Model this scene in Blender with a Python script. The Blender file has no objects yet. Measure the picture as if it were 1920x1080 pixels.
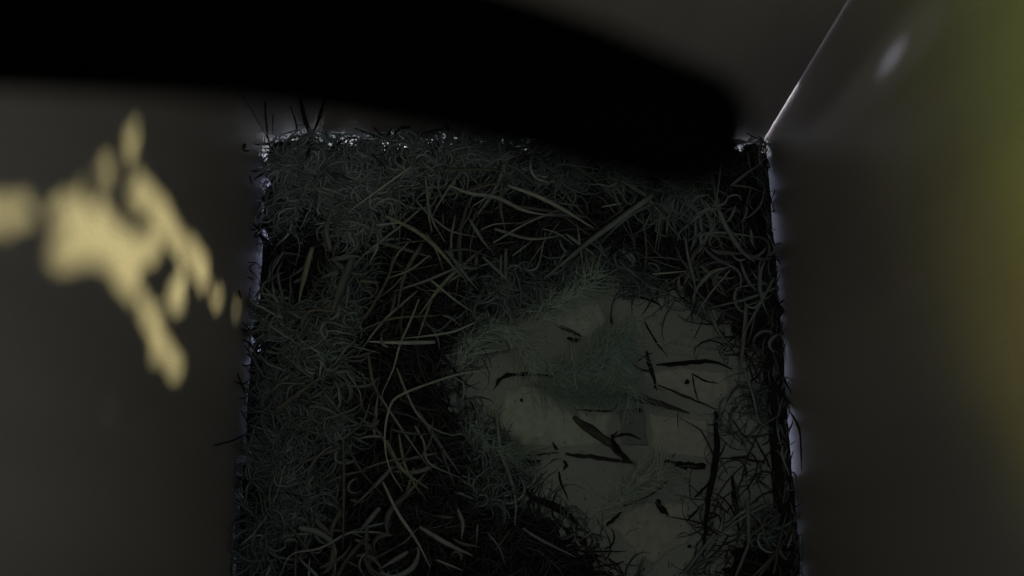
import bpy, math, random
import numpy as np
from mathutils import Matrix, Vector, noise
random.seed(11); rng = np.random.default_rng(11)
scene = bpy.context.scene
col = scene.collection

# ------------------------------------------------------------------ camera
F, PITCH, YAW = 1820.0, 0.270, -0.0037
CAM = np.array([-0.0017, 0.0035, 0.2165])
def _rx(a): c, s = math.cos(a), math.sin(a); return np.array([[1,0,0],[0,c,-s],[0,s,c]])
def _rz(a): c, s = math.cos(a), math.sin(a); return np.array([[c,-s,0],[s,c,0],[0,0,1]])
ROT = _rz(YAW) @ _rx(PITCH)
cd = bpy.data.cameras.new('camera'); cam = bpy.data.objects.new('camera', cd); col.objects.link(cam)
M4 = Matrix.Identity(4)
for i in range(3):
    for j in range(3): M4[i][j] = ROT[i][j]
    M4[i][3] = CAM[i]
cam.matrix_world = M4
cd.sensor_width = 36; cd.lens = F/1920*36; cd.clip_start = 0.002; cd.clip_end = 50
cd.dof.use_dof = True; cd.dof.focus_distance = 0.222; cd.dof.aperture_fstop = 25
scene.camera = cam

# ------------------------------------------------------------------ light
scene.view_settings.view_transform = 'Standard'; scene.view_settings.look = 'None'
scene.view_settings.exposure = 0; scene.view_settings.gamma = 1
w = bpy.data.worlds.new('World'); scene.world = w; w.use_nodes = True
w.node_tree.nodes['Background'].inputs[0].default_value = (0.6, 0.75, 1, 1)
w.node_tree.nodes['Background'].inputs[1].default_value = 0.02
SUN = np.array([-0.75, 0.30, -0.62]); SUN /= np.linalg.norm(SUN)
def look(o, d):
    o.rotation_euler = Vector(d).to_track_quat('-Z', 'Y').to_euler()
sl = bpy.data.lights.new('sun', 'SUN'); sl.energy = 5.0; sl.angle = math.radians(0.5); sl.color = (1.0, 0.90, 0.43)
so = bpy.data.objects.new('sun', sl); col.objects.link(so); look(so, SUN)
def area(name, loc, d, sx, sy, L, color=(1,1,1), up=None, spread=180):
    """area lamp given by its radiance L"""
    l = bpy.data.lights.new(name, 'AREA'); l.shape = 'RECTANGLE'; l.size = sx; l.size_y = sy
    l.energy = L*math.pi*sx*sy; l.color = color; l.spread = math.radians(spread)
    o = bpy.data.objects.new(name, l); col.objects.link(o); o.location = loc
    z = -Vector(d).normalized()
    x = Vector(up or (1,0,0)); x = (x - z*x.dot(z)).normalized(); y = z.cross(x)
    o.matrix_world = Matrix(((x.x,y.x,z.x,loc[0]),(x.y,y.y,z.y,loc[1]),(x.z,y.z,z.z,loc[2]),(0,0,0,1)))
    return o
XL, XR, YB, YF, ZT = -0.06, 0.06, 0.10, -0.07, 0.236
# added fill lamp below the closed roof, lifting the whole interior
area('ambient_fill', (0.022, -0.012, 0.229), (-0.34, 0.80, -0.42), 0.06, 0.03, 4.8, (0.86, 0.93, 1.0))
# daylight from below through the joints round the floor
for jy, jl, jr in ((0.087, 0.022, 1.1), (0.064, 0.016, 0.5), (0.047, 0.010, 0.9), (0.029, 0.016, 1.7), (-0.01, 0.05, 0.35)):
    area('joint_right', (0.0588, jy, -0.006), (0, 0, 1), 0.0024, jl, jr, (0.64, 0.69, 1.0))
area('joint_left', (-0.0588, 0.02, -0.006), (0, 0, 1), 0.0024, 0.155, 0.5, (0.62, 0.66, 1.0))
area('joint_left_back', (-0.0588, 0.072, -0.006), (0, 0, 1), 0.0024, 0.05, 2.4, (0.60, 0.63, 1.0))
area('joint_back', (0.0, 0.0988, -0.006), (0, 0, 1), 0.115, 0.0024, 10.0, (0.80, 0.84, 1.0))
# daylight in the open corner joint
area('joint_corner_low', (0.05973, 0.1026, 0.010), (0.30, -1, 0), 0.0004, 0.036, 11.0, (0.8, 0.82, 1.0), spread=22)
area('joint_corner', (0.05973, 0.1026, 0.045), (0.30, -1, 0), 0.0004, 0.10, 1.5, (0.78, 0.8, 1.0), spread=22)
# added spots inside the box imitate cool glossy streaks on the right side
def spot_lamp(loc, target, power, deg, color=(0.8, 0.84, 1.0), name='streak_spot'):
    l = bpy.data.lights.new(name, 'SPOT'); l.energy = power; l.spot_size = math.radians(deg); l.spot_blend = 1.0; l.shadow_soft_size = 0.001; l.color = color
    o = bpy.data.objects.new(name, l); col.objects.link(o); o.location = loc
    look(o, np.array(target)-np.array(loc))

# ------------------------------------------------------------------ projection helpers (pixel of the photograph -> point in the box)
def ray(px, py):
    return ROT @ np.array([(px-960)/F, -(py-540)/F, -1.0])
def on_z(px, py, z=0.0):
    d = ray(px, py); t = (z-CAM[2])/d[2]; return CAM + d*t
def on_x(px, py, x):
    d = ray(px, py); return CAM + d*((x-CAM[0])/d[0])
def on_y(px, py, y):
    d = ray(px, py); return CAM + d*((y-CAM[1])/d[1])
_t = on_x(1672, 108, XR); spot_lamp((0.010, _t[1]-0.010, 0.215), _t, 0.62, 1.9, (0.7, 0.75, 1.0)); spot_lamp((0.028, _t[1]-0.016, 0.22), _t, 0.10, 5.0)
_t = on_x(1552, 232, XR); spot_lamp((0.030, _t[1]-0.006, 0.21), _t, 0.06, 3.5)
# leaf-green light on the right side round the entrance hole, and a smaller brownish patch under it
spot_lamp((-0.05, -0.06, 0.215), on_x(2600, 300, XR), 0.29, 46, (0.55, 0.66, 0.05), 'leaf_light')
spot_lamp((-0.05, -0.06, 0.215), on_x(2300, 200, XR), 0.27, 24, (0.45, 0.70, 0.02), 'leaf_light')
spot_lamp((-0.045, -0.06, 0.20), on_x(2040, 640, XR), 0.07, 18, (0.95, 0.55, 0.05), 'leaf_light')
def to_px(P):
    v = (np.asarray(P)-CAM) @ ROT
    return np.stack([960+F*v[...,0]/-v[...,2], 540-F*v[...,1]/-v[...,2]], -1)

# ------------------------------------------------------------------ materials
def mat(name, base, rough=0.8, var=0.25, scale=400, bump=0.0, attr=False, spec=0.4, stretch=(1,1,1), fine=0.0):
    m = bpy.data.materials.new(name); m.use_nodes = True; nt = m.node_tree; b = nt.nodes['Principled BSDF']
    b.inputs['Roughness'].default_value = rough; b.inputs['Specular IOR Level'].default_value = spec
    tc = nt.nodes.new('ShaderNodeTexCoord'); mp = nt.nodes.new('ShaderNodeMapping'); mp.inputs['Scale'].default_value = stretch
    nt.links.new(tc.outputs['Object'], mp.inputs['Vector'])
    n = nt.nodes.new('ShaderNodeTexNoise'); n.inputs['Scale'].default_value = scale; n.inputs['Detail'].default_value = 6
    nt.links.new(mp.outputs['Vector'], n.inputs['Vector'])
    r = nt.nodes.new('ShaderNodeMapRange'); r.inputs['From Min'].default_value = 0.25; r.inputs['From Max'].default_value = 0.75
    r.inputs['To Min'].default_value = 1-var; r.inputs['To Max'].default_value = 1+var
    nt.links.new(n.outputs['Fac'], r.inputs['Value'])
    mul = nt.nodes.new('ShaderNodeVectorMath'); mul.operation = 'SCALE'
    if attr:
        a = nt.nodes.new('ShaderNodeAttribute'); a.attribute_name = 'tint'; nt.links.new(a.outputs['Color'], mul.inputs[0])
    else:
        mul.inputs[0].default_value = base
    nt.links.new(r.outputs['Result'], mul.inputs['Scale'])
    out = mul.outputs['Vector']
    if fine:
        n2 = nt.nodes.new('ShaderNodeTexNoise'); n2.inputs['Scale'].default_value = 2000; n2.inputs['Detail'].default_value = 2
        nt.links.new(tc.outputs['Object'], n2.inputs['Vector'])
        r2 = nt.nodes.new('ShaderNodeMapRange'); r2.inputs['From Min'].default_value = 0.3; r2.inputs['From Max'].default_value = 0.7
        r2.inputs['To Min'].default_value = 1-fine; r2.inputs['To Max'].default_value = 1+fine
        nt.links.new(n2.outputs['Fac'], r2.inputs['Value'])
        m2 = nt.nodes.new('ShaderNodeVectorMath'); m2.operation = 'SCALE'
        nt.links.new(out, m2.inputs[0]); nt.links.new(r2.outputs['Result'], m2.inputs['Scale']); out = m2.outputs['Vector']
    nt.links.new(out, b.inputs['Base Color'])
    if bump:
        bp = nt.nodes.new('ShaderNodeBump'); bp.inputs['Strength'].default_value = bump; bp.inputs['Distance'].default_value = 0.0003
        nt.links.new(n.outputs['Fac'], bp.inputs['Height']); nt.links.new(bp.outputs['Normal'], b.inputs['Normal'])
    return m
M_WALL = mat('painted_board', (0.44, 0.405, 0.38), 0.42, 0.2, 38, 0.25, stretch=(1,1,0.12), fine=0.09)
M_FLOOR = mat('floor_board', (0.41, 0.455, 0.385), 0.6, 0.22, 45, 0.1, fine=0.15)
M_STRAW = mat('dry_grass', (0.3,0.3,0.2), 0.65, 0.2, 500, attr=True)
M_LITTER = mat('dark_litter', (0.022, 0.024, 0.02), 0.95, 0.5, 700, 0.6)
M_TWIG = mat('dark_twig', (0.02, 0.02, 0.018), 0.9, 0.4, 600, attr=True)
M_DOWN = mat('down', (0.2, 0.25, 0.2), 0.9, 0.15, 500, attr=True)
M_CABLE = mat('black_rubber', (0.0006, 0.0006, 0.0006), 0.9, 0.2, 300, spec=0.0)
M_LEAF = mat('gobo_leaf', (0.06, 0.10, 0.02), 0.6, 0.3, 200)

# ------------------------------------------------------------------ object helpers
def link(name, verts, faces, material, parent=None, tints=None, smooth=True):
    me = bpy.data.meshes.new(name); me.from_pydata([tuple(v) for v in verts], [], faces); me.materials.append(material)
    if tints is not None:
        a = me.attributes.new('tint', 'FLOAT_COLOR', 'POINT')
        t = np.ones((len(verts), 4), np.float32); t[:, :3] = tints; a.data.foreach_set('color', t.ravel())
    if smooth: me.polygons.foreach_set('use_smooth', [True]*len(me.polygons))
    me.update(); o = bpy.data.objects.new(name, me); col.objects.link(o)
    if parent: o.parent = parent
    return o
def thing(name, label, cat, group=None):
    o = bpy.data.objects.new(name, None); col.objects.link(o); o.empty_display_size = 0.01
    o['label'] = label; o['category'] = cat
    if group: o['group'] = group
    return o
def tag(o, label, cat, group=None):
    o['label'] = label; o['category'] = cat
    if group: o['group'] = group
    return o
def spline(P, n):
    P = np.asarray(P, float)
    if len(P) == 2: t = np.linspace(0, 1, n)[:, None]; return P[0]*(1-t)+P[1]*t
    Q = np.vstack([2*P[0]-P[1], P, 2*P[-1]-P[-2]]); out = []
    L = np.concatenate([[0], np.cumsum(np.linalg.norm(np.diff(P, axis=0), axis=1)+1e-9)]); u = np.linspace(0, L[-1], n)
    for v in u:
        k = min(max(np.searchsorted(L, v, 'right')-1, 0), len(P)-2); t = (v-L[k])/(L[k+1]-L[k])
        a, b, c, d = Q[k:k+4]
        out.append(0.5*((2*b)+(c-a)*t+(2*a-5*b+4*c-d)*t*t+(3*b-a-3*c+d)*t**3))
    return np.array(out)
class Strands:
    def __init__(s): s.v = []; s.f = []; s.t = []; s.n = 0
    def add(s, P, r, tint, sides=4, flat=1.0, twist=0.0, taper=(0.7, 0.25), rag=0.0, swell=None):
        P = np.asarray(P, float); n = len(P)
        T = np.gradient(P, axis=0); T /= np.linalg.norm(T, axis=1)[:, None]+1e-12
        up = np.array([0.0, 0, 1]); S = np.cross(T, up); ln = np.linalg.norm(S, axis=1)[:, None]
        S = np.where(ln > 1e-3, S/(ln+1e-12), np.array([1.0, 0, 0])); N = np.cross(S, T)
        u = np.linspace(0, 1, n)
        rr = r*np.minimum(1, np.minimum(taper[0]+(1-taper[0])*u/0.25, taper[1]+(1-taper[1])*(1-u)/0.45))
        if swell: rr = rr*(1+swell[1]*np.exp(-((u-swell[0])/0.12)**2))
        if rag: rr = rr*(1+rag*rng.uniform(-1, 1, n))
        ang = np.arange(sides)/sides*2*math.pi+(math.pi/2 if sides % 2 else math.pi/4)
        tw = twist*u
        ca = np.cos(ang)[None, :]*np.ones((n, 1)); sa = np.sin(ang)[None, :]*np.ones((n, 1))*flat
        ct, st = np.cos(tw)[:, None], np.sin(tw)[:, None]
        x = ca*ct-sa*st; y = ca*st+sa*ct
        V = P[:, None, :]+rr[:, None, None]*(x[..., None]*S[:, None, :]+y[..., None]*N[:, None, :])
        b = s.n; s.v.append(V.reshape(-1, 3)); s.t.append(np.tile(np.asarray(tint, float), (n*sides, 1)))
        for i in range(n-1):
            for k in range(sides):
                k2 = (k+1) % sides
                s.f.append((b+i*sides+k, b+i*sides+k2, b+(i+1)*sides+k2, b+(i+1)*sides+k))
        s.f.append(tuple(b+k for k in range(sides))[::-1]); s.f.append(tuple(b+(n-1)*sides+k for k in range(sides)))
        s.n += n*sides
    def build(s, name, material, parent=None, kind=None):
        o = link(name, np.vstack(s.v), s.f, material, parent, np.vstack(s.t))
        if kind: o['kind'] = kind
        return o
def box_mesh(name, x0, x1, y0, y1, z0, z1, material, parent, bev=0.0004):
    import bmesh
    bm = bmesh.new(); bmesh.ops.create_cube(bm, size=1)
    for v in bm.verts:
        v.co = ((x0+x1)/2+v.co.x*(x1-x0), (y0+y1)/2+v.co.y*(y1-y0), (z0+z1)/2+v.co.z*(z1-z0))
    bmesh.ops.bevel(bm, geom=bm.edges[:], offset=bev, segments=2, affect='EDGES')
    me = bpy.data.meshes.new(name); bm.to_mesh(me); bm.free(); me.materials.append(material)
    o = bpy.data.objects.new(name, me); col.objects.link(o); o.parent = parent
    return o

# ------------------------------------------------------------------ the nest box
TH = 0.012; GAP = 0.0025
nb = thing('nest_box', 'inside of a pale painted nest box with daylight showing at its joints', 'nest box')
box_mesh('side_panel', XL-TH, XL, YF, YB+TH, -0.03, ZT, M_WALL, nb)
box_mesh('back_panel', XL+0.0002, XR-0.00055, YB, YB+TH-0.001, -0.029, ZT+0.0006, M_WALL, nb)
box_mesh('floor_panel', XL+GAP, XR-GAP, YF+0.001, YB-GAP, -0.009, 0.0, M_FLOOR, nb)
box_mesh('roof_panel', XL-0.02, XR+0.02, YF-0.03, YB+0.02, ZT+0.001, ZT+0.012, M_WALL, nb)
box_mesh('front_panel', XL+0.0002, XR-0.0002, YF-TH, YF+0.0005, -0.029, ZT+0.0006, M_WALL, nb)
# right side panel with the entrance hole the sun comes in by (beyond the frame)
P0 = on_x(240, 450, XL); TS = (XL-XR)/SUN[0]
HQ = np.array([on_x(*p, XL)-SUN*TS for p in [(-20,400),(255,225),(444,579),(333,695),(105,473)]])
hy = (HQ[:, 1].min()+HQ[:, 1].max())/2; hz = (HQ[:, 2].min()+HQ[:, 2].max())/2
ry = (HQ[:, 1].max()-HQ[:, 1].min())/2*1.25+0.012; rz = (HQ[:, 2].max()-HQ[:, 2].min())/2+0.006; hz = min(hz, ZT-rz-0.011)
v = []; f = []
y0, y1, z0, z1 = YF-TH, YB+TH, -0.03, ZT+0.0006
AN = sorted(list(np.arange(64)/64*2*math.pi)+[math.atan2(zz-hz, yy-hy) % (2*math.pi) for yy in (y0, y1) for zz in (z0, z1)]); NS = len(AN)
for x in (XR, XR+TH):
    for a in AN:
        c, s_ = math.cos(a), math.sin(a)
        v.append((x, hy+ry*c-(0.0048 if x > XR else 0), hz+rz*s_+(0.0085 if x > XR else 0)))
        t = min(((y1 if c > 0 else y0)-hy)/c if abs(c) > 1e-6 else 9, ((z1 if s_ > 0 else z0)-hz)/s_ if abs(s_) > 1e-6 else 9)
        v.append((x, hy+t*c, hz+t*s_))
for k in range(NS):
    k2 = (k+1) % NS; o = 2*NS
    f += [(2*k, 2*k2, 2*k2+1, 2*k+1), (o+2*k, o+2*k+1, o+2*k2+1, o+2*k2), (2*k, o+2*k, o+2*k2, 2*k2), (2*k+1, 2*k2+1, o+2*k2+1, o+2*k+1)]
link('side_panel', v, f, M_WALL, nb, smooth=False)
print('HOLE', hy, hz, ry, rz)

# unseen leaf shapes added outside the entrance, their gaps arranged to shape the sun patch
CAPS = [((-90, 408), (20, 402), 20), ((20, 402), (72, 390), 15), ((72, 392), (125, 400), 13), ((125, 392), (150, 405), 18), ((112, 474), (183, 470), 22), ((183, 468), (222, 448), 26), ((188, 405), (200, 432), 19),
        ((245, 478), (278, 464), 24), ((263, 362), (298, 400), 22), ((298, 400), (322, 436), 14), ((325, 440), (352, 458), 12), ((352, 458), (380, 495), 11), ((380, 495), (379, 530), 10),
        ((376, 528), (412, 560), 9), ((412, 560), (446, 580), 7), ((328, 545), (334, 568), 13), ((347, 496), (340, 530), 6), ((224, 507), (252, 546), 17), ((252, 548), (284, 600), 12), ((306, 655), (330, 690), 14), ((284, 598), (306, 655), 10), ((278, 655), (290, 662), 8),
        ((186, 318), (238, 298), 8), ((238, 296), (262, 222), 7), ((215, 342), (250, 352), 8), ((205, 365), (225, 350), 5), ((150, 345), (170, 335), 5), ((150, 430), (172, 428), 12), ((60, 440), (90, 455), 6), ((160, 290), (180, 280), 4), ((200, 270), (210, 255), 4), ((130, 350), (140, 340), 4), ((180, 345), (195, 335), 4), ((225, 310), (230, 325), 5), ((250, 330), (260, 335), 5), ((20, 370), (40, 365), 4), ((5, 190), (15, 205), 5), ((330, 470), (335, 480), 4), ((310, 575), (315, 590), 4)]
_CA = np.array([c[0] for c in CAPS], float); _CB = np.array([c[1] for c in CAPS], float); _CR = np.array([c[2] for c in CAPS], float)
def in_gap(px):
    t = np.clip(((px-_CA)*(_CB-_CA)).sum(1)/((_CB-_CA)**2).sum(1), 0, 1)
    return bool((np.linalg.norm(px-(_CA+(_CB-_CA)*t[:, None]), axis=1) < _CR).any())
LC = P0-SUN*0.66
ea = np.cross(SUN, (0, 0, 1)); ea /= np.linalg.norm(ea); eb = np.cross(ea, SUN)
lv = []; lf = []
def clear(c, u1, u2, L, W):
    Q = np.array([c, c+u1*L*0.95, c-u1*L*0.95, c+u2*W*0.9, c-u2*W*0.9, c+(u1*L+u2*W)*0.6, c+(u1*L-u2*W)*0.6])
    T = (XL-Q[:, 0])/SUN[0]
    return not any(in_gap(p) for p in to_px(Q+SUN*T[:, None]))
for i in range(13000):
    a = random.uniform(0, 2*math.pi); rad = (0.062 if i < 9000 else 0.16)*math.sqrt(random.random()); c = LC+ea*rad*math.cos(a)+eb*rad*math.sin(a)
    th = random.uniform(0, math.pi); u1 = ea*math.cos(th)+eb*math.sin(th); u2 = np.cross(SUN, u1)
    L = random.uniform(0.002, 0.004) if rad < 0.06 else random.uniform(0.006, 0.010)
    ok = False
    for k in range(5):
        W = L*0.6
        if clear(c, u1, u2, L, W) or (k == 0 and i % 40 == 0 and L < 0.0030): ok = True; break
        L *= 0.62
    if not ok: continue
    c = c-SUN*random.uniform(0, 0.02); u2 = u2+SUN*random.uniform(-0.4, 0.4); b = len(lv)
    lv += [c-u1*L, c-u1*L*0.4+u2*W, c+u1*L*0.4+u2*W*0.9, c+u1*L, c+u1*L*0.4-u2*W, c-u1*L*0.4-u2*W*0.9]; lf.append((b, b+1, b+2, b+3, b+4, b+5))
lc = link('leaf_gobo', lv, lf, M_LEAF, smooth=False); lc['kind'] = 'stuff'

# ------------------------------------------------------------------ nest height
PATCH_PX = [(868,700),(905,640),(960,600),(1005,575),(1040,540),(1110,520),(1180,545),(1250,565),(1320,600),(1372,690),(1385,740),(1338,790),(1332,870),(1312,960),(1300,1060),(1215,1070),(1130,1010),(1080,965),(1000,905),(950,840),(890,770)]
PATCH = np.array([on_z(*p)[:2] for p in PATCH_PX])
STRIP = np.array([on_z(*p)[:2] for p in [(1345,790),(1400,700),(1470,720),(1495,1000),(1340,1030)]])
def sdist(poly, P):
    P = np.atleast_2d(P); A = poly; B = np.roll(poly, -1, 0); d = np.full(len(P), 9.0); ins = np.zeros(len(P), bool)
    for a, b in zip(A, B):
        t = np.clip(((P-a) @ (b-a))/((b-a) @ (b-a)), 0, 1); d = np.minimum(d, np.linalg.norm(P-(a+t[:, None]*(b-a)), axis=1))
        c = ((a[1] > P[:, 1]) != (b[1] > P[:, 1])) & (P[:, 0] < (b[0]-a[0])*(P[:, 1]-a[1])/(b[1]-a[1]+1e-15)+a[0]); ins ^= c
    return np.where(ins, -d, d)
def sm(a, b, x): t = np.clip((x-a)/(b-a), 0, 1); return t*t*(3-2*t)
def height_exact(P):
    P = np.atleast_2d(P)[:, :2]
    d = sdist(PATCH, P); d2 = sdist(STRIP, P)
    e = np.minimum(np.minimum(P[:, 0]-XL, XR-P[:, 0]), YB-P[:, 1])
    n = np.array([noise.noise((p[0]*70, p[1]*70, 3.1))*0.5+noise.noise((p[0]*190, p[1]*190, 7.7))*0.3 for p in P])
    h = 0.0125*sm(-0.001, 0.020, d)*(0.30+0.70*sm(0.0, 0.010, e))*(0.22+0.78*sm(-0.002, 0.010, d2))
    return np.maximum(h*(1+0.45*n), 0.0)
_gs = 0.0005; _gx = np.arange(XL-0.001, XR+0.0015, _gs); _gy = np.arange(-0.075, YB+0.0015, _gs)
_GG = np.array([(x, y) for y in _gy for x in _gx]); HG = height_exact(_GG).reshape(len(_gy), len(_gx)); DG = sdist(PATCH, _GG).reshape(len(_gy), len(_gx))
def bil(A, P):
    u = np.clip((P[:, 0]-_gx[0])/_gs, 0, len(_gx)-1.001); v = np.clip((P[:, 1]-_gy[0])/_gs, 0, len(_gy)-1.001)
    i = u.astype(int); j = v.astype(int); a = u-i; b = v-j
    return A[j, i]*(1-a)*(1-b)+A[j, i+1]*a*(1-b)+A[j+1, i]*(1-a)*b+A[j+1, i+1]*a*b
def height(P): return bil(HG, np.atleast_2d(P)[:, :2])
def lay(px, py, lift=0.0):
    z = 0.005
    for _ in range(3):
        p = on_z(px, py, z); z = float(height(p)[0])+lift
    return on_z(px, py, z)

nest = thing('nest', 'ragged nest of dry grass and moss on the box floor round a bare hollow', 'nest')
nest_children = []
# dark litter under the strands
nx, ny = 120, 130; gx = np.linspace(XL+0.0005, XR-0.0008, nx); gy = np.linspace(-0.045, YB-0.0009, ny)
G = np.array([(x, y) for y in gy for x in gx]); H = height(G)
jit = np.array([noise.noise((p[0]*600, p[1]*600, 1.3)) for p in G])
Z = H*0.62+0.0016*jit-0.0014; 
# a raised lip along the walls, broken where the joint shows
OPEN_L = [(320,352),(425,478),(648,660),(805,880),(925,945)]
for k in range(len(G)):
    x, y = G[k]; e = min(x-XL, XR-x, YB-y)
    if e < 0.004:
        q = to_px((x, y, 0.002)); lip = (0.0046+0.0015*noise.noise((y*260, 2.2, 9.1)) if x-XL < 0.004 else 0.0028)+0.0012*jit[k]
        if x-XL < 0.004 and any(a < q[1]+14*jit[k] < b for a, b in OPEN_L) and jit[k] > -0.15: lip = -0.02
        if x-XL < 0.0014 and y > 0.055 and jit[k] > -0.3: lip = -0.02
        if YB-y < 0.0013 or YB-y < 0.004 and (520 < q[0] < 608 or noise.noise((x*420, 5.5, 0.2)) > -0.05) : lip = -0.02
        Z[k] = min(Z[k], lip) if lip < 0 else max(Z[k], lip*sm(0.02, 0.03, 1.0))
fc = []
for j in range(ny-1):
    for i in range(nx-1):
        q = (j*nx+i, j*nx+i+1, (j+1)*nx+i+1, (j+1)*nx+i)
        if max(Z[k] for k in q) > 0.0003: fc.append(q)
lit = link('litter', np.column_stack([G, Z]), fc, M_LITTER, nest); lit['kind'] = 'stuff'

# ------------------------------------------------------------------ tints
def jitc(c, a=0.2):
    if c[1] > 0.09: c = (c[0]*1.28, c[1]*1.36, c[2]*1.30)
    k = 1+random.uniform(-a, a); return [max(0.0, x*k*(1+random.uniform(-0.025, 0.025))) for x in c]
STR = (0.29, 0.315, 0.275); PALE = (0.42, 0.44, 0.385); OLV = (0.25, 0.27, 0.20); GRY = (0.23, 0.25, 0.24); BRN = (0.15, 0.14, 0.12); DRK = (0.035, 0.034, 0.032); MOS = (0.14, 0.155, 0.15); BLK = (0.012, 0.012, 0.012)
PXM = 0.222/F        # one photograph pixel on the nest, in metres
def strand_obj(name, px, wpx, tint, lift=0.0015, n=14, flat=0.5, twist=0.0, taper=(0.7, 0.3), wall=None, rag=0.05, sides=5, mat_=None, parent=None, swell=None, arch=0.0):
    if wall is None:
        P = np.array([lay(x, y, lift) for x, y in px])
    else: P = np.array(wall)
    P = spline(P, n)
    if wall is None:
        # let a long stem ride over the nest instead of following each bump
        k = np.ones(5)/5; zz = np.convolve(np.pad(P[:, 2], 2, mode='edge'), k, 'valid'); P[:, 2] = np.maximum(zz, np.maximum(height(P)*0.6, 0)+wpx*PXM*0.3)
        P[:, 2] += arch*np.sin(np.linspace(0, math.pi, n))
    s = Strands(); s.add(P, wpx*PXM*0.5, jitc(tint, 0.12), sides, flat, twist, taper, rag, swell)
    return s.build(name, mat_ or M_STRAW, parent if parent is not None else nest)

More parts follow.
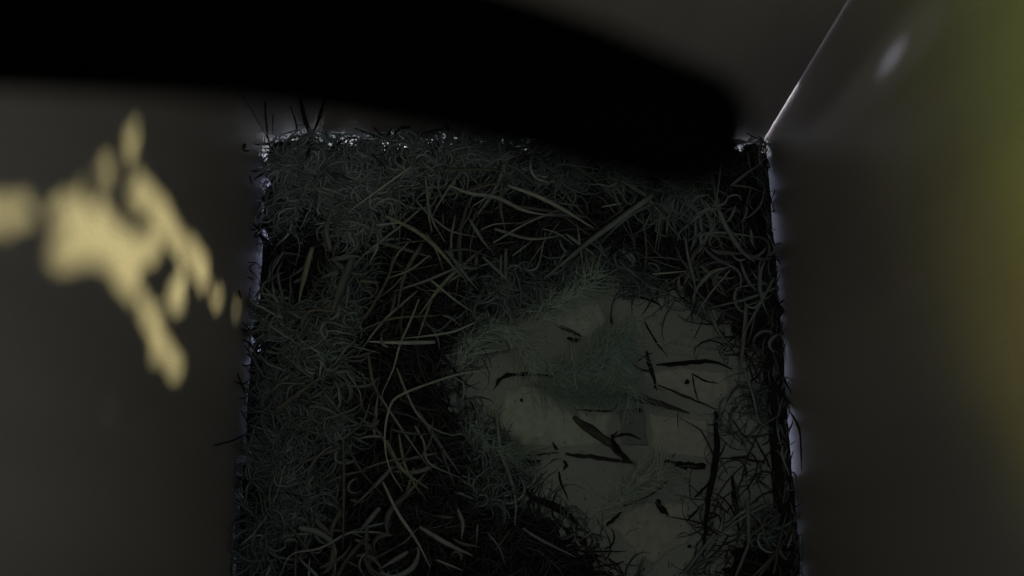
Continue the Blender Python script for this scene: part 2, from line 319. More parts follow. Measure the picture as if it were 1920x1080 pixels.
# ------------------------------------------------------------------ stems that can be told apart
S = [  # points, width px, tint, lift mm
 ([(771,312),(715,352),(655,396)],5,PALE,3.5), ([(592,355),(630,368)],6,OLV,3), ([(722,404),(775,430),(815,460),(850,500),(872,524)],9,OLV,3.5),
 ([(798,332),(803,380),(812,415),(835,455)],5,STR,3), ([(866,318),(830,370),(808,410)],5,STR,3.2), ([(792,388),(755,420),(680,480),(662,505)],5,STR,2.5),
 ([(778,374),(800,398),(832,425),(850,435),(895,445)],5,GRY,2.6), ([(842,347),(880,362),(930,370),(985,395),(1040,405)],9,STR,3.2), ([(952,348),(1005,366),(1060,395),(1112,428)],9,PALE,4.2),
 ([(885,388),(920,365),(952,350)],4,GRY,3.8), ([(925,455),(985,420),(1047,393)],5,STR,3.6), ([(902,430),(930,420),(975,418)],4,STR,2.6), ([(835,318),(890,318),(935,320),(958,340)],8,BRN,2.8),
 ([(862,362),(920,346),(955,345)],6,BRN,2.8), ([(1046,380),(1095,387)],4,STR,3), ([(830,400),(832,430)],4,BRN,2.2), ([(880,410),(905,450),(920,470)],8,GRY,2),
 ([(1225,365),(1180,397),(1100,457),(1020,522)],15,GRY,4), ([(1163,338),(1215,366)],6,OLV,3), ([(1017,428),(1050,440),(1078,462)],4,STR,2.6), ([(1128,388),(1166,381)],4,STR,3),
 ([(1285,445),(1290,480),(1300,520),(1306,552)],6,GRY,3.4), ([(1224,514),(1290,508)],5,PALE,3), ([(1145,494),(1200,514)],4,GRY,2.4), ([(1370,348),(1395,328),(1425,308)],6,GRY,3),
 ([(1205,400),(1212,470),(1206,516)],5,BRN,2.6), ([(1370,505),(1330,553),(1305,592)],4,STR,3.2), ([(1347,392),(1362,425),(1390,470),(1416,492)],11,GRY,3.6), ([(1082,418),(1088,460),(1095,522)],4,STR,2.2),
 ([(1240,395),(1235,430),(1228,470)],5,GRY,2.4), ([(1250,440),(1252,410),(1255,400)],4,GRY,3), ([(585,463),(572,515),(560,565)],13,OLV,3.6), ([(532,470),(503,520),(484,555),(479,585)],5,GRY,3), ([(479,585),(520,620),(572,652)],5,GRY,3),
 ([(806,478),(770,505),(722,524)],5,OLV,2.8), ([(860,500),(800,526),(740,546)],6,GRY,2.6), ([(808,525),(850,560),(886,586)],5,PALE,2.8), ([(835,468),(870,512),(898,546)],6,GRY,3), ([(738,480),(728,520),(700,570),(672,612),(664,632)],6,BRN,2.6),
 ([(786,560),(766,610),(750,645),(738,690),(718,735),(714,762)],5,STR,2.2), ([(892,604),(850,622),(800,630),(758,634)],5,PALE,3), ([(816,642),(740,642),(690,640)],10,PALE,2.8), ([(675,526),(712,530)],10,BRN,2.4), ([(866,511),(838,530)],4,OLV,2.4),
 ([(912,694),(860,702),(800,721),(752,740),(735,755),(724,790),(722,834),(731,880),(756,922)],5,PALE,3.4), ([(744,690),(762,735),(782,775),(812,803),(850,816),(872,808)],5,STR,3), ([(648,694),(674,735),(677,766)],4,STR,2.4), ([(676,766),(705,782),(700,800),(722,815)],4,BRN,2.4),
 ([(643,828),(645,900),(643,1030)],6,BRN,3.4), ([(718,904),(745,960),(780,1012),(806,1062)],6,PALE,3.2), ([(712,952),(690,978),(668,1002)],10,GRY,3.2), ([(786,988),(840,1020),(886,1042)],9,STR,3), ([(778,798),(795,830),(804,868),(862,896)],5,STR,2.8),
 ([(716,999),(680,997),(650,1001),(600,1028),(546,1040),(524,1082)],5,STR,3), ([(818,1050),(868,1070)],5,STR,2.4), ([(470,803),(540,752),(602,705)],11,BRN,3.4), ([(930,770),(940,850),(955,890),(967,940),(965,986)],8,GRY,3.6),
 ([(640,955),(620,1000),(632,1060)],10,BRN,2), ([(560,990),(600,1000),(625,1025),(628,1075)],12,GRY,2.2), ([(590,975),(622,1005)],12,BRN,2.8), ([(765,1035),(715,1065)],9,GRY,2.6), ([(600,1065),(640,1045),(660,1020)],7,BRN,2.8),
 ([(1400,570),(1394,640),(1386,705)],10,GRY,2.6), ([(1452,520),(1410,598),(1385,645)],5,GRY,3.2), ([(1455,540),(1400,560),(1330,578)],6,GRY,2.8), ([(1330,582),(1350,625),(1372,650)],8,GRY,2.2), ([(1395,690),(1412,740),(1424,790),(1450,805)],7,GRY,2.2),
 ([(1420,560),(1412,610),(1400,650)],5,BRN,2), ([(1070,642),(1080,720),(1092,762)],5,PALE,2.6), ([(890,625),(915,612),(945,620),(972,645)],8,MOS,2.4), ([(905,668),(955,658),(1000,652)],5,MOS,2), ([(1005,600),(1040,560),(1080,520)],7,GRY,2.6),
 ([(1010,585),(1050,555)],9,BRN,2.2), ([(1300,650),(1365,660)],3,GRY,2), ([(640,495),(652,540),(648,580)],8,GRY,2.6), ([(662,478),(640,540),(622,590)],18,MOS,2.8), ([(620,470),(612,430),(622,395)],12,MOS,3), ([(690,450),(700,420),(690,395)],10,MOS,2.8),
 ([(810,560),(795,600),(778,650)],5,OLV,2), ([(830,590),(850,600),(866,612)],3,STR,2), ([(765,455),(742,482),(730,520)],4,STR,2.2), ([(905,480),(930,505),(990,560)],7,GRY,1.8), ([(960,480),(1000,450)],4,STR,2.4), ([(1060,470),(1040,510)],4,GRY,2.4),
 ([(870,560),(880,610)],4,BRN,1.5), ([(690,660),(700,720),(720,760)],7,BRN,1.8), ([(820,850),(770,860),(735,880)],5,GRY,2), ([(680,880),(740,862),(800,860)],5,BRN,2.2), ([(612,905),(650,890),(690,882)],6,BRN,2.2), ([(720,820),(700,818),(672,822)],6,GRY,2.2), ([(560,870),(610,850),(660,832)],7,BRN,2.4),
 ([(980,990),(1010,1010),(1080,1045)],6,GRY,1.8), ([(930,1030),(960,990)],4,BRN,1.8), ([(1340,1000),(1310,1040),(1280,1080)],6,GRY,2.6), ([(1400,1010),(1440,980),(1470,960)],5,BRN,2), ([(1380,1080),(1400,1030),(1410,1000)],6,GRY,2), ([(1452,1075),(1462,1010),(1476,960)],6,BRN,2.2), ([(1425,1080),(1480,1000)],6,BRN,2.2),
]
for P, wd, t, lf_ in S:
    strand_obj('straw', P, wd*0.92, t, lf_*0.001, n=max(8, 4*len(P)), flat=0.3, twist=random.uniform(-0.6, 0.6))
# random straws filling the tangle
def rnd_px(boxes):
    tot = sum((b[2]-b[0])*(b[3]-b[1])*b[4] for b in boxes); u = random.random()*tot
    for b in boxes:
        u -= (b[2]-b[0])*(b[3]-b[1])*b[4]
        if u <= 0: break
    return random.uniform(b[0], b[2]), random.uniform(b[1], b[3])
def dpatch(px, py): return float(bil(DG, on_z(px, py)[None, :2])[0])
def edge_ok(P, m=0.0006):
    return (P[:, 0] > XL+m).all() and (P[:, 0] < XR-m).all() and (P[:, 1] < YB-m).all()
cnt = 0
while cnt < 150:
    x, y = rnd_px([(720,300,1420,560,2.2),(640,460,900,900,1.3),(460,850,960,1080,1.2),(480,280,720,480,0.6),(1350,560,1480,1070,0.7)])
    a = random.uniform(0, math.pi); L = random.uniform(50, 190); dx, dy = math.cos(a)*L/2, math.sin(a)*L/2; b = random.uniform(-0.12, 0.12)*L
    pts = [(x-dx, y-dy), (x-dy/L*2*b, y+dx/L*2*b), (x+dx, y+dy)]
    if min(dpatch(*p) for p in pts) < 0.003: continue
    P = np.array([lay(*p) for p in pts])
    if not edge_ok(P): continue
    t = random.choice([STR, GRY, BRN, GRY, OLV, MOS]); cnt += 1
    strand_obj('straw', pts, random.choice([2.5, 3.5, 5, 8]), (lambda m: [c*m for c in t])(random.uniform(0.4, 1.0)), random.uniform(0.0002, 0.0022), n=9, flat=0.5, twist=random.uniform(-1, 1))
# curled leaves and rootlets in the tangles
def worm(x, y, L, curl, n=12):
    a = random.uniform(0, 2*math.pi); k = random.uniform(-curl, curl); pts = [(x, y)]
    for i in range(n-1):
        a += k+random.uniform(-0.25, 0.25)*curl; k = max(-0.42, min(0.42, k+random.uniform(-0.45, 0.45)*curl)); x += math.cos(a)*L/n; y += math.sin(a)*L/n; pts.append((x, y))
    return pts
cnt = 0; tries = 0
while cnt < 170 and tries < 4000:
    tries += 1
    x, y = rnd_px([(1270,370,1445,545,5),(1380,520,1465,640,2),(480,580,650,870,2.2),(480,400,640,580,1.2),(450,930,900,1080,1.3),(640,640,860,900,0.5),(500,270,1000,330,0.7),(850,480,1010,640,0.8)])
    pts = worm(x, y, random.uniform(40, 130), random.choice([0.12, 0.2, 0.3, 0.5]))
    if min(dpatch(*p) for p in pts[::3]) < 0.002: continue
    P = np.array([lay(*p) for p in pts[::2]])
    if not edge_ok(P): continue
    cnt += 1; right = x > 1200
    strand_obj('curled_blade', pts, random.uniform(5, 11) if right else random.uniform(4, 13), random.choice([(0.17,0.18,0.175), GRY, MOS, BRN, (0.12,0.13,0.125)]) if not right else random.choice([GRY, GRY, (0.15,0.15,0.15)]), random.uniform(0.0005, 0.0032), n=16, flat=0.14, twist=random.uniform(-2.5, 2.5), sides=4, taper=(0.25, 0.1))

# ------------------------------------------------------------------ fine stuff: grass fibre, moss
fib = Strands()
N = 0
while N < 3800:
    x, y = random.uniform(450, 1500), random.uniform(262, 1085)
    d = dpatch(x, y)
    if d < 0.001 or random.random() > min(1, 0.25+d/0.012): continue
    if x > 1345 and y > 700 and random.random() > 0.4: continue
    g = lay(x, y)
    L = random.uniform(0.004, 0.014); a = random.uniform(0, 2*math.pi); k = random.uniform(-0.5, 0.5); p = np.array([g[0], g[1]]); pts = []
    for i in range(6):
        pts.append(p.copy()); a += k+random.uniform(-0.3, 0.3); p = p+np.array([math.cos(a), math.sin(a)])*L/5
    pts = np.array(pts)
    if not edge_ok(pts, 0.0003): continue
    z = height(pts)*random.uniform(0.55, 1.0)+random.uniform(0, 0.0008)
    fib.add(np.column_stack([pts, z]), random.uniform(0.00008, 0.00026), [c*0.5 for c in jitc(random.choice([MOS, GRY, BRN, DRK, MOS]), 0.3)], 3, 1.0); N += 1
fib.build('grass_fibre', M_STRAW, nest, 'stuff')
moss = Strands()
CL = [(600,300,55),(660,325,60),(720,330,55),(560,335,50),(700,385,55),(650,420,45),(545,300,45),(530,390,45),(620,370,55),(780,300,50),(850,300,50),(910,300,45),(960,330,40),(530,600,45),(575,650,50),(610,690,45),(520,720,45),(560,760,55),(540,835,50),(510,870,40),(620,800,50),(580,900,45),(490,990,45),(560,960,45),(655,520,35),(640,570,40),(930,560,45),(960,530,40),(900,620,40),(1000,540,35),(480,1050,45),(620,600,40),(1260,380,45),(1300,380,45),(1120,500,45),(1190,520,40),(1080,510,40),(930,860,35),(900,820,35),(920,930,35),(1160,330,40),(1060,330,40),(1450,1000,30),(1430,760,20)]
CL += [(x, 262+random.uniform(-8, 12), 30) for x in range(630, 1060, 28)]
for _a, _b in zip(PATCH_PX, PATCH_PX[1:]+PATCH_PX[:1]):
    CL.append((_a[0]+random.uniform(-15, 5), _a[1]+random.uniform(-10, 10), 16))
for cx, cy, r in CL:
    for i in range(int(3.2*r)):
        x = random.gauss(cx, r*0.45); y = random.gauss(cy, r*0.45)
        if dpatch(x, y) < random.uniform(-0.0005, 0.003): continue
        g = lay(x, y); 
        if not edge_ok(g[None, :], 0.0008): continue
        a = noise.noise((g[0]*110, g[1]*110, 4.4))*9+random.gauss(0, 0.7); L = random.uniform(0.003, 0.011); k = random.uniform(-0.85, 0.85); p = g+np.array([0, 0, random.uniform(-0.0008, 0.0014)]); P = []
        for j in range(8):
            P.append(p.copy()); a += k*0.7+random.uniform(-0.45, 0.45); p = p+np.array([math.cos(a), math.sin(a), random.uniform(-0.2, 0.2)])*L/7
        P = np.array(P); P[:, 2] = np.maximum(P[:, 2], 0.0003)
        P[:, 0] = np.clip(P[:, 0], XL+0.0003, XR-0.0003); P[:, 1] = np.minimum(P[:, 1], YB-0.0003)
        if P[:, 1].max() > YB-0.0022 and random.random() < 0.65: continue
        if bil(DG, P[:, :2]).min() < -0.0035: continue
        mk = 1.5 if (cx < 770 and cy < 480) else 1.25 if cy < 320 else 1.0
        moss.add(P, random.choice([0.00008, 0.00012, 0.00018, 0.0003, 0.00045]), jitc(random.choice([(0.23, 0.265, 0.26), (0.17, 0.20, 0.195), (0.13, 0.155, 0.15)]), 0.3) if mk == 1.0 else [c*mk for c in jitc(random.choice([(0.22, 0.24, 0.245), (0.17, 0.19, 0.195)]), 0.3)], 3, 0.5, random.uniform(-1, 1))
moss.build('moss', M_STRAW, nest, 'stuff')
# frayed edge: short bits poking over the joints at the walls
edge = Strands()
for i in range(1500):
    k = random.random()
    if k < 0.40: x = XR-random.uniform(0.0005, 0.0035); y = random.uniform(-0.02, YB-0.001)
    elif k < 0.70: x = XL+random.uniform(0.0005, 0.0045); y = random.uniform(-0.02, YB-0.001)
    else: x = random.uniform(XL+0.001, XR-0.001); y = YB-random.uniform(0.0005, 0.005)
    # leave the joint open where light shows
    px = to_px((x, y, 0.0))
    if (px[0] < 500 and (805 < px[1] < 880 or 330 < px[1] < 350 or 430 < px[1] < 475 or 925 < px[1] < 945)) and random.random() < 0.85: continue
    if px[1] < 300 and 520 < px[0] < 610 and random.random() < 0.6: continue
    a = random.uniform(0, 2*math.pi); L = random.uniform(0.003, 0.009); h0 = random.uniform(0.0003, 0.004)
    d = np.array([math.cos(a)*0.8, math.sin(a)*0.8, random.uniform(-0.1, 0.6)])
    if k < 0.7: d[0] *= 0.3
    else: d[1] *= 0.45
    p = np.array([x, y, h0]); q = np.array([random.uniform(-1, 1), random.uniform(-1, 1), random.uniform(-0.3, 0.5)])*0.3
    P = spline([p-d*L/2, p+q*L*0.4, p+d*L/2], 6)
    P[:, 0] = np.clip(P[:, 0], XL+0.0003, XR-0.0003); P[:, 1] = np.minimum(P[:, 1], YB-0.0003); P[:, 2] = np.maximum(P[:, 2], 0.0003)
    edge.add(P, random.uniform(0.00008, 0.00035), jitc(random.choice([DRK, BRN, MOS, MOS, GRY]), 0.35), 4, 0.5)
edge.build('frayed_edge', M_STRAW, nest, 'stuff')

# dark stems standing up against the walls (parts of the nest)
def on_back(pts, off=0.0012): return [on_y(x, y, YB-off) if y < 268 else lay(x, y, 0.003) for x, y in pts]
def on_left(pts, off=0.001): return [on_x(x, y, XL+off) for x, y in pts]
def on_right(pts, off=0.001): return [on_x(x, y, XR-off) for x, y in pts]
W = [('b',[(562,180),(572,225),(583,258),(578,290)],9), ('b',[(609,185),(597,225),(584,255)],8), ('b',[(583,252),(581,275),(577,290)],12), ('b',[(545,200),(556,235),(553,245),(530,252),(518,262)],4), ('b',[(515,300),(514,278),(524,270),(545,268),(566,262)],9),
     ('b',[(497,190),(499,225),(503,262),(512,300)],5), ('b',[(512,215),(511,250)],3), ('b',[(622,279),(656,257),(680,267),(705,296),(724,316)],6), ('b',[(640,245),(630,262),(632,280)],3), ('b',[(736,262),(748,242),(760,236)],5), ('b',[(752,240),(770,238)],8),
     ('b',[(665,240),(690,250),(725,262),(760,262)],4), ('b',[(700,238),(712,250),(722,262)],4), ('b',[(735,240),(724,258)],5), ('b',[(770,262),(800,248),(840,240)],4), ('b',[(835,232),(842,246)],10), ('b',[(880,252),(930,246),(960,260)],3), ('b',[(610,250),(618,262)],3), ('b',[(596,262),(590,275)],3),
     ('l',[(455,274),(458,282),(468,283)],4), ('l',[(459,270),(457,278)],9), ('l',[(478,270),(490,272),(500,271)],3), ('l',[(468,330),(472,345)],3), ('l',[(448,545),(452,560)],6), ('l',[(445,700),(455,725),(462,745)],4), ('l',[(440,715),(456,720),(468,712)],4), ('l',[(402,836),(446,822),(485,795)],4), ('l',[(466,810),(478,840),(486,860)],3), ('l',[(446,895),(470,915),(490,925)],5), ('l',[(452,770),(470,800)],3),
     ('r',[(1480,770),(1492,790),(1500,815),(1503,882)],5), ('r',[(1462,690),(1472,715),(1484,738)],5), ('r',[(1462,572),(1466,582),(1462,595)],9), ('r',[(1440,350),(1452,400)],3), ('r',[(1455,480),(1466,500)],3), ('r',[(1425,262),(1433,268),(1430,285)],3), ('b',[(1400,250),(1415,258),(1432,262)],4), ('b',[(1405,265),(1425,255)],3)]
for i in range(34):
    y_ = random.uniform(300, 1070); x_ = 503-(y_-266)*0.066-random.uniform(2, 30); a_ = random.uniform(-0.9, 0.9); L_ = random.uniform(12, 48)
    W.append(('l', [(x_, y_), (x_+math.cos(a_)*L_*0.5, y_+math.sin(a_)*L_*0.5+random.uniform(-5, 5)), (x_+math.cos(a_)*L_, y_+math.sin(a_)*L_)], random.uniform(1.8, 4.5)))
for i in range(14):
    y_ = random.uniform(330, 1060); x_ = 1438+(y_-266)*0.08+random.uniform(2, 14); a_ = random.uniform(1.9, 3.6)
    W.append(('r', [(x_, y_), (x_+math.cos(a_)*12, y_+math.sin(a_)*10+random.uniform(-4, 4)), (x_+math.cos(a_)*26, y_+math.sin(a_)*22)], random.uniform(1.8, 3.5)))
for sd, pts, wd in W:
    P = on_back(pts) if sd == 'b' else on_left(pts) if sd == 'l' else on_right(pts)
    strand_obj('dark_stem', pts, wd*0.9, DRK, n=12, wall=P, flat=0.9, rag=0.18, mat_=M_TWIG, taper=(0.6, 0.4))

# ------------------------------------------------------------------ loose bits lying on the bare floor: each a thing
def bit(name, pts, wd, label, cat, tint=BLK, flat=0.7, rag=0.25, swell=None, taper=(0.5, 0.3), n=12, up=0.0):
    P = spline([on_z(x, y, wd*PXM*0.45*flat+0.0002) for x, y in pts], n)
    P[:, 2] += up*np.sin(np.linspace(0, math.pi, n))
    P = P+rng.normal(0, wd*PXM*0.08, P.shape)*np.array([1, 1, 0])
    s = Strands(); s.add(P, wd*PXM*0.5, tint, 6, flat, 0.5, taper, rag, swell)
    o = s.build(name, M_TWIG); tag(o, label, cat, None); return o
K1, K2 = (0.016, 0.015, 0.013), (0.07, 0.065, 0.06)
bit('twig', [(1230,684),(1285,681),(1335,678),(1372,692)], 8, 'thick black straight twig lying across the right of the bare floor', 'twig', K1)
bit('twig', [(1212,658),(1224,705),(1232,732)], 8, 'short dark twig standing upright on the picture left of the long black twig', 'twig', (0.03,0.028,0.026))
bit('twig', [(1208,602),(1230,640),(1251,668)], 4, 'thin straight black twig slanting down to the right above the black twigs', 'twig', K1)
bit('twig', [(1145,588),(1148,616)], 5, 'tiny upright black splinter high on the bare floor', 'splinter', K1)
bit('twig', [(1046,611),(1068,620),(1092,632)], 7, 'short thick black twig slanting at the upper left of the bare floor', 'twig', K1)
bit('seed', [(1064,634),(1076,638),(1088,637)], 8, 'small black seed just below the short slanting twig', 'seed', K1, swell=(0.75, 0.6))
bit('twig', [(930,724),(944,706),(985,701),(1042,706)], 8, 'ragged forked black twig at the left rim of the hollow', 'twig', K1, rag=0.5)
bit('twig', [(1177,555),(1208,559),(1238,573),(1240,583)], 5, 'hooked dark rootlet at the top of the bare floor', 'rootlet', K1)
bit('twig', [(1192,680),(1216,664),(1225,662)], 3, 'fine dark rootlet arching left of the upright twig', 'rootlet', (0.04,0.038,0.036))
bit('twig', [(1188,683),(1200,692),(1222,697)], 4, 'small forked dark rootlet below the arching one', 'rootlet', K1)
bit('seed', [(1284,715),(1292,717)], 10, 'round black speck alone below the long black twig', 'seed', K1, taper=(0.8, 0.8), n=6)
bit('twig', [(1297,700),(1322,714),(1347,719)], 4, 'thin curved dark rootlet right of the round black speck', 'rootlet', K1)
bit('twig', [(1298,702),(1304,735),(1312,758)], 3, 'thin dark hair hanging down beside the round black speck', 'rootlet', (0.05,0.048,0.045))
bit('twig', [(1235,722),(1290,745),(1345,768)], 5, 'long thin brown stem slanting to the right rim', 'stem', (0.07,0.06,0.05))
bit('stick', [(1158,738),(1220,752),(1292,774)], 14, 'broad flat brown stick on the middle of the bare floor', 'stick', (0.10,0.095,0.085), rag=0.1, flat=0.3)
bit('twig', [(1078,768),(1130,771),(1150,768),(1163,748)], 4, 'hook-ended thin brown stem left of the broad flat stick', 'stem', (0.06,0.058,0.052))
bit('seed', [(1196,769),(1204,770)], 8, 'black speck under the broad flat stick', 'seed', K1, n=6)
bit('stick', [(1075,780),(1100,802),(1138,826),(1160,848),(1192,870)], 17, 'widest grey brown stick slanting down to the cross twigs', 'stick', (0.10,0.10,0.085), rag=0.12, flat=0.35)
bit('twig', [(1146,815),(1152,832),(1162,850),(1188,868)], 9, 'knobbly black twig lying on the widest slanting stick', 'twig', K1, rag=0.5, up=0.001)
bit('twig', [(1150,820),(1175,814),(1202,824)], 5, 'fine forked black twig pointing right from the widest stick', 'twig', K1)
bit('twig', [(1150,818),(1158,808)], 3, 'tiny dark barb on top of the widest stick', 'splinter', K1)
bit('twig', [(958,850),(1000,852),(1048,849)], 6, 'black twig in line with the left end of the cross twigs', 'twig', K1, rag=0.4)
bit('seed', [(980,864),(1000,868),(1015,862)], 14, 'dark leaf scrap below the left cross twig', 'leaf scrap', K1, rag=0.4)
bit('stick', [(1060,851),(1120,858),(1194,870)], 9, 'brown stick lying level in the middle of the cross twigs', 'stick', (0.045,0.042,0.036), rag=0.3)
bit('twig', [(1264,871),(1292,873),(1322,875)], 12, 'blunt black twig end at the right of the cross twigs', 'twig', K1, taper=(0.6, 0.9))
bit('twig', [(1243,864),(1270,867)], 5, 'thin black splinter touching the blunt black twig end', 'splinter', K1)
bit('seed', [(1232,937),(1240,954),(1254,966)], 11, 'black pointed seed husk alone near the bottom of the bare floor', 'seed', K1, swell=(0.65, 0.5))
bit('twig', [(1168,949),(1215,932),(1252,902)], 5, 'thin reddish stem rising to the right above the black husk', 'stem', (0.075,0.05,0.045))
bit('twig', [(1136,986),(1150,975),(1166,958)], 6, 'small black splinter left of the black husk', 'splinter', K1)
bit('twig', [(1048,884),(1052,905),(1066,938)], 4, 'thin wavy dark rootlet below the left cross twig', 'rootlet', K1)
bit('seed', [(1057,864),(1062,872),(1056,882)], 6, 'small dark curl between the wavy rootlet and the cross twigs', 'rootlet', K1)
bit('twig', [(1036,830),(1046,845)], 6, 'stubby dark bud above the left cross twig', 'bud', (0.03,0.03,0.028))
bit('stick', [(1342,770),(1342,850),(1328,930),(1318,1045)], 11, 'long dark stick running down the right edge of the bare floor', 'stick', (0.018,0.017,0.016), rag=0.15, up=0.001, n=20)
bit('twig', [(1372,890),(1378,930),(1385,1000)], 9, 'dark stem beside the long stick nearer the right wall', 'stem', K1)
bit('twig', [(1302,934),(1316,920),(1330,905)], 5, 'short dark splinter leaning on the long dark stick', 'splinter', K1)
bit('twig', [(1288,976),(1304,960),(1316,945)], 4, 'lower dark splinter beside the long dark stick', 'splinter', K1)
bit('twig', [(1085,985),(1060,960),(1000,932),(955,895)], 12, 'thick dark curved strip along the lower left rim of the hollow', 'stem', K1, rag=0.3)  # near-black curved strip following the rim
bit('seed', [(1290,1022),(1296,1027)], 7, 'black speck near the foot of the long stick', 'seed', K1, n=6)
bit('seed', [(976,748),(980,754)], 7, 'black speck on the pale floor at the left', 'seed', K1, n=6)
# flat pale flakes lying on the floor under the twigs
def flake(px, tint, label, z=0.00004):
    n = len(px); pts = []
    for i in range(n):
        a, b = np.array(px[i], float), np.array(px[(i+1) % n], float)
        for t in np.linspace(0, 1, 7)[:-1]:
            q = a+(b-a)*t+rng.normal(0, 1.6, 2); pts.append(on_z(q[0], q[1], z)[:2])
    m = len(pts); c = np.mean(pts, 0); V = [(x, y, 0.0-0.0002) for x, y in pts]+[(x, y, z+0.00005*rng.random()) for x, y in pts]+[(c[0]+(x-c[0])*0.85, c[1]+(y-c[1])*0.85, z+0.00009) for x, y in pts]+[(c[0], c[1], z+0.0001)]
    Fc = []
    for i in range(m):
        j = (i+1) % m; Fc += [(i, j, m+j, m+i), (m+i, m+j, 2*m+j, 2*m+i), (2*m+i, 2*m+j, 3*m)]
    tag(link('flake', V, Fc, M_DOWN, None, np.tile(np.array(tint)*1.3, (len(V), 1))), label, 'flake')
flake([(1162,768),(1206,765),(1214,836),(1166,833)], (0.20,0.225,0.205), 'small upright grey flake between the broad flat stick and the cross twigs')
flake([(948,728),(1030,716),(1150,772),(1135,832),(1000,846),(932,800)], (0.45,0.50,0.40), 'largest pale flake at the left of the bare floor')
flake([(1218,778),(1328,787),(1332,862),(1226,850)], (0.45,0.47,0.39), 'pale square flake above the blunt black twig end')
flake([(1032,576),(1064,546),(1122,562),(1140,602),(1100,634),(1046,610)], (0.43,0.48,0.40), 'pale flake at the top of the hollow by the slanting twig')
flake([(1200,700),(1262,692),(1362,694),(1372,735),(1330,762),(1250,735)], (0.46,0.48,0.40), 'pale flake holding the round black speck at the right')
flake([(1140,985),(1200,945),(1290,940),(1300,1010),(1220,1060)], (0.44,0.44,0.37), 'pale brownish flake round the black husk at the bottom')
flake([(1225,655),(1290,630),(1340,650),(1300,672)], (0.33,0.36,0.31), 'dull grey flake above the thick black straight twig')
# dust and crumbs on the bare floor
dust = Strands()
for i in range(260):
    x, y = random.uniform(880, 1480), random.uniform(530, 1060)
    d = dpatch(x, y)
    if d > 0.001 and not (x > 1340 and y > 650): continue
    if x > 1470: continue
    p = on_z(x, y, 0.0003); a = random.uniform(0, 6.28); L = random.choice([0.0003, 0.0003, 0.0004, 0.0006, 0.0012, 0.003]); k = random.uniform(-0.7, 0.7)
    P = spline([p, p+np.array([math.cos(a), math.sin(a), 0.05])*L*0.5, p+np.array([math.cos(a+k), math.sin(a+k), 0])*L], 5)
    dust.add(P, random.uniform(0.00006, 0.00016), jitc(random.choice([K1, K2, (0.10,0.10,0.08), (0.15,0.16,0.13), (0.2,0.22,0.17)]), 0.3), 3)
dd = dust.build('crumbs', M_STRAW); dd['kind'] = 'stuff'
tag(dd, 'fine crumbs and hairs scattered on the bare floor', 'crumbs')

# ------------------------------------------------------------------ downy feather in the hollow
def feather(px, n, Lmax, tint, label, spread=1.0, h0=0.003):
    fe = thing('down_feather', label, 'feather', None)
    q = Strands(); shaft = spline([on_z(x, y, h0+0.001*i) for i, (x, y) in enumerate(px)], 20)
    q.add(shaft, 0.00018, jitc(tint), 5); q.build('shaft', M_DOWN, fe)
    tint = [min(0.75, c*1.9) for c in tint]
    ba = Strands(); dA = [math.atan2(shaft[min(i+1, 19)][1]-shaft[max(i-1, 0)][1], shaft[min(i+1, 19)][0]-shaft[max(i-1, 0)][0]) for i in range(20)]
    for i in range(n):
        u = random.random(); k_ = int(u*19); p = shaft[k_]+rng.normal(0, 0.0009, 3)*(1, 1, 0); sgn = random.choice((-1, 1)); a = dA[k_]+sgn*random.uniform(0.2, 1.0)*spread
        if random.random() < 0.08: a += math.pi*0.8
        L = random.uniform(0.3, 1.0)*Lmax; k = sgn*random.uniform(-0.25, 0.15); pts = [p]; z = p[2]
        for j in range(7):
            a += k*0.6+random.uniform(-0.12, 0.12); p = p+np.array([math.cos(a), math.sin(a), 0])*L/7; pts.append(np.array([p[0], p[1], max(0.0005, z*(1-j/8)+random.uniform(0, 0.0006))]))
        ba.add(pts, random.uniform(0.00004, 0.00009), jitc(tint, 0.3), 3)
    ba.build('barbs', M_DOWN, fe, 'stuff')
feather([(1030,706),(1080,690),(1130,665),(1170,640)], 250, 0.012, (0.25,0.30,0.275), 'soft grey green down feather in the hollow beside the ragged black twig', 1.4)
feather([(860,690),(890,640),(930,618),(975,640),(1000,690)], 260, 0.009, (0.33,0.37,0.33), 'pale curved down wisp over the left rim of the hollow', 0.9)
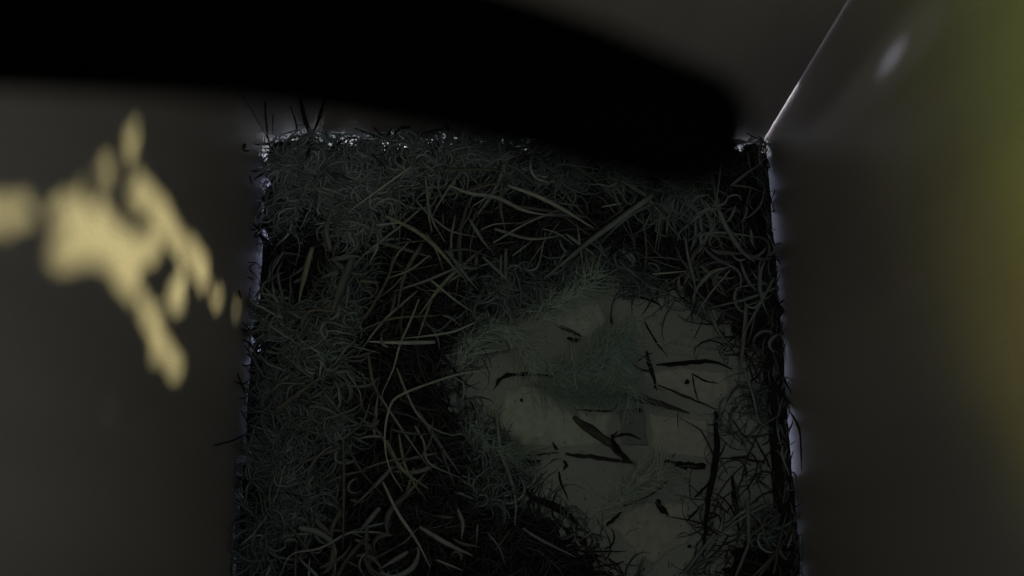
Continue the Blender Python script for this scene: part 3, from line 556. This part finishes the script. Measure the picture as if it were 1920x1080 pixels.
feather([(1000,600),(1040,570),(1090,540),(1120,505)], 230, 0.010, (0.33,0.37,0.33), 'pale down tuft at the top rim of the hollow', 1.1)
feather([(1190,600),(1160,650),(1165,700),(1185,745)], 200, 0.010, (0.28,0.33,0.30), 'faint down wisp hanging between the green feather and the upright twig', 1.2)
feather([(1000,720),(1060,740),(1110,745),(1170,740)], 220, 0.008, (0.18,0.22,0.20), 'dim down wisp below the ragged black twig', 1.0)
feather([(880,790),(910,830),(950,850),(1000,850)], 200, 0.008, (0.26,0.30,0.27), 'down wisp over the lower left rim by the left cross twig', 1.0)
feather([(1140,960),(1180,920),(1240,890)], 160, 0.010, (0.33,0.36,0.32), 'thin down wisp beside the reddish stem', 0.8)

# ------------------------------------------------------------------ the cable close to the lens
def near(px, py, d): return CAM+ray(px, py)*d
cb = Strands()
cl = [(-520, -30, 0.030), (-150, 8, 0.030), (150, 24, 0.030), (500, 48, 0.030), (850, 110, 0.030), (1050, 165, 0.030), (1180, 209, 0.030), (1289, 241, 0.030)]
P = spline([near(*c) for c in cl], 48)
rad = np.interp(np.linspace(0, 1, 48), [0, 0.6, 0.75, 0.86, 0.93, 1], [150, 148, 143, 135, 128, 117])/F*0.030
T = np.gradient(P, axis=0); T /= np.linalg.norm(T, axis=1)[:, None]
# rounded end
e = P[-1]; te = T[-1]; re = rad[-1]
for a in np.linspace(0.12, 1.5, 9): P = np.vstack([P, e+te*re*math.sin(a)]); rad = np.append(rad, re*math.cos(a)); T = np.vstack([T, te])
vv = []; ff = []
for p, r, t in zip(P, rad, T):
    a1 = np.cross(t, (0, 0, 1)); a1 /= np.linalg.norm(a1); a2 = np.cross(a1, t)
    for k in range(24): an = 2*math.pi*k/24; vv.append(p+r*(a1*math.cos(an)+a2*math.sin(an)))
for i in range(len(P)-1):
    for k in range(24): ff.append((i*24+k, i*24+(k+1) % 24, (i+1)*24+(k+1) % 24, (i+1)*24+k))
ff.append(tuple(range(24))); ff.append(tuple((len(P)-1)*24+k for k in range(24))[::-1])
tag(link('cable', vv, ff, M_CABLE), 'thick black out of focus cable with a rounded end across the top', 'cable')
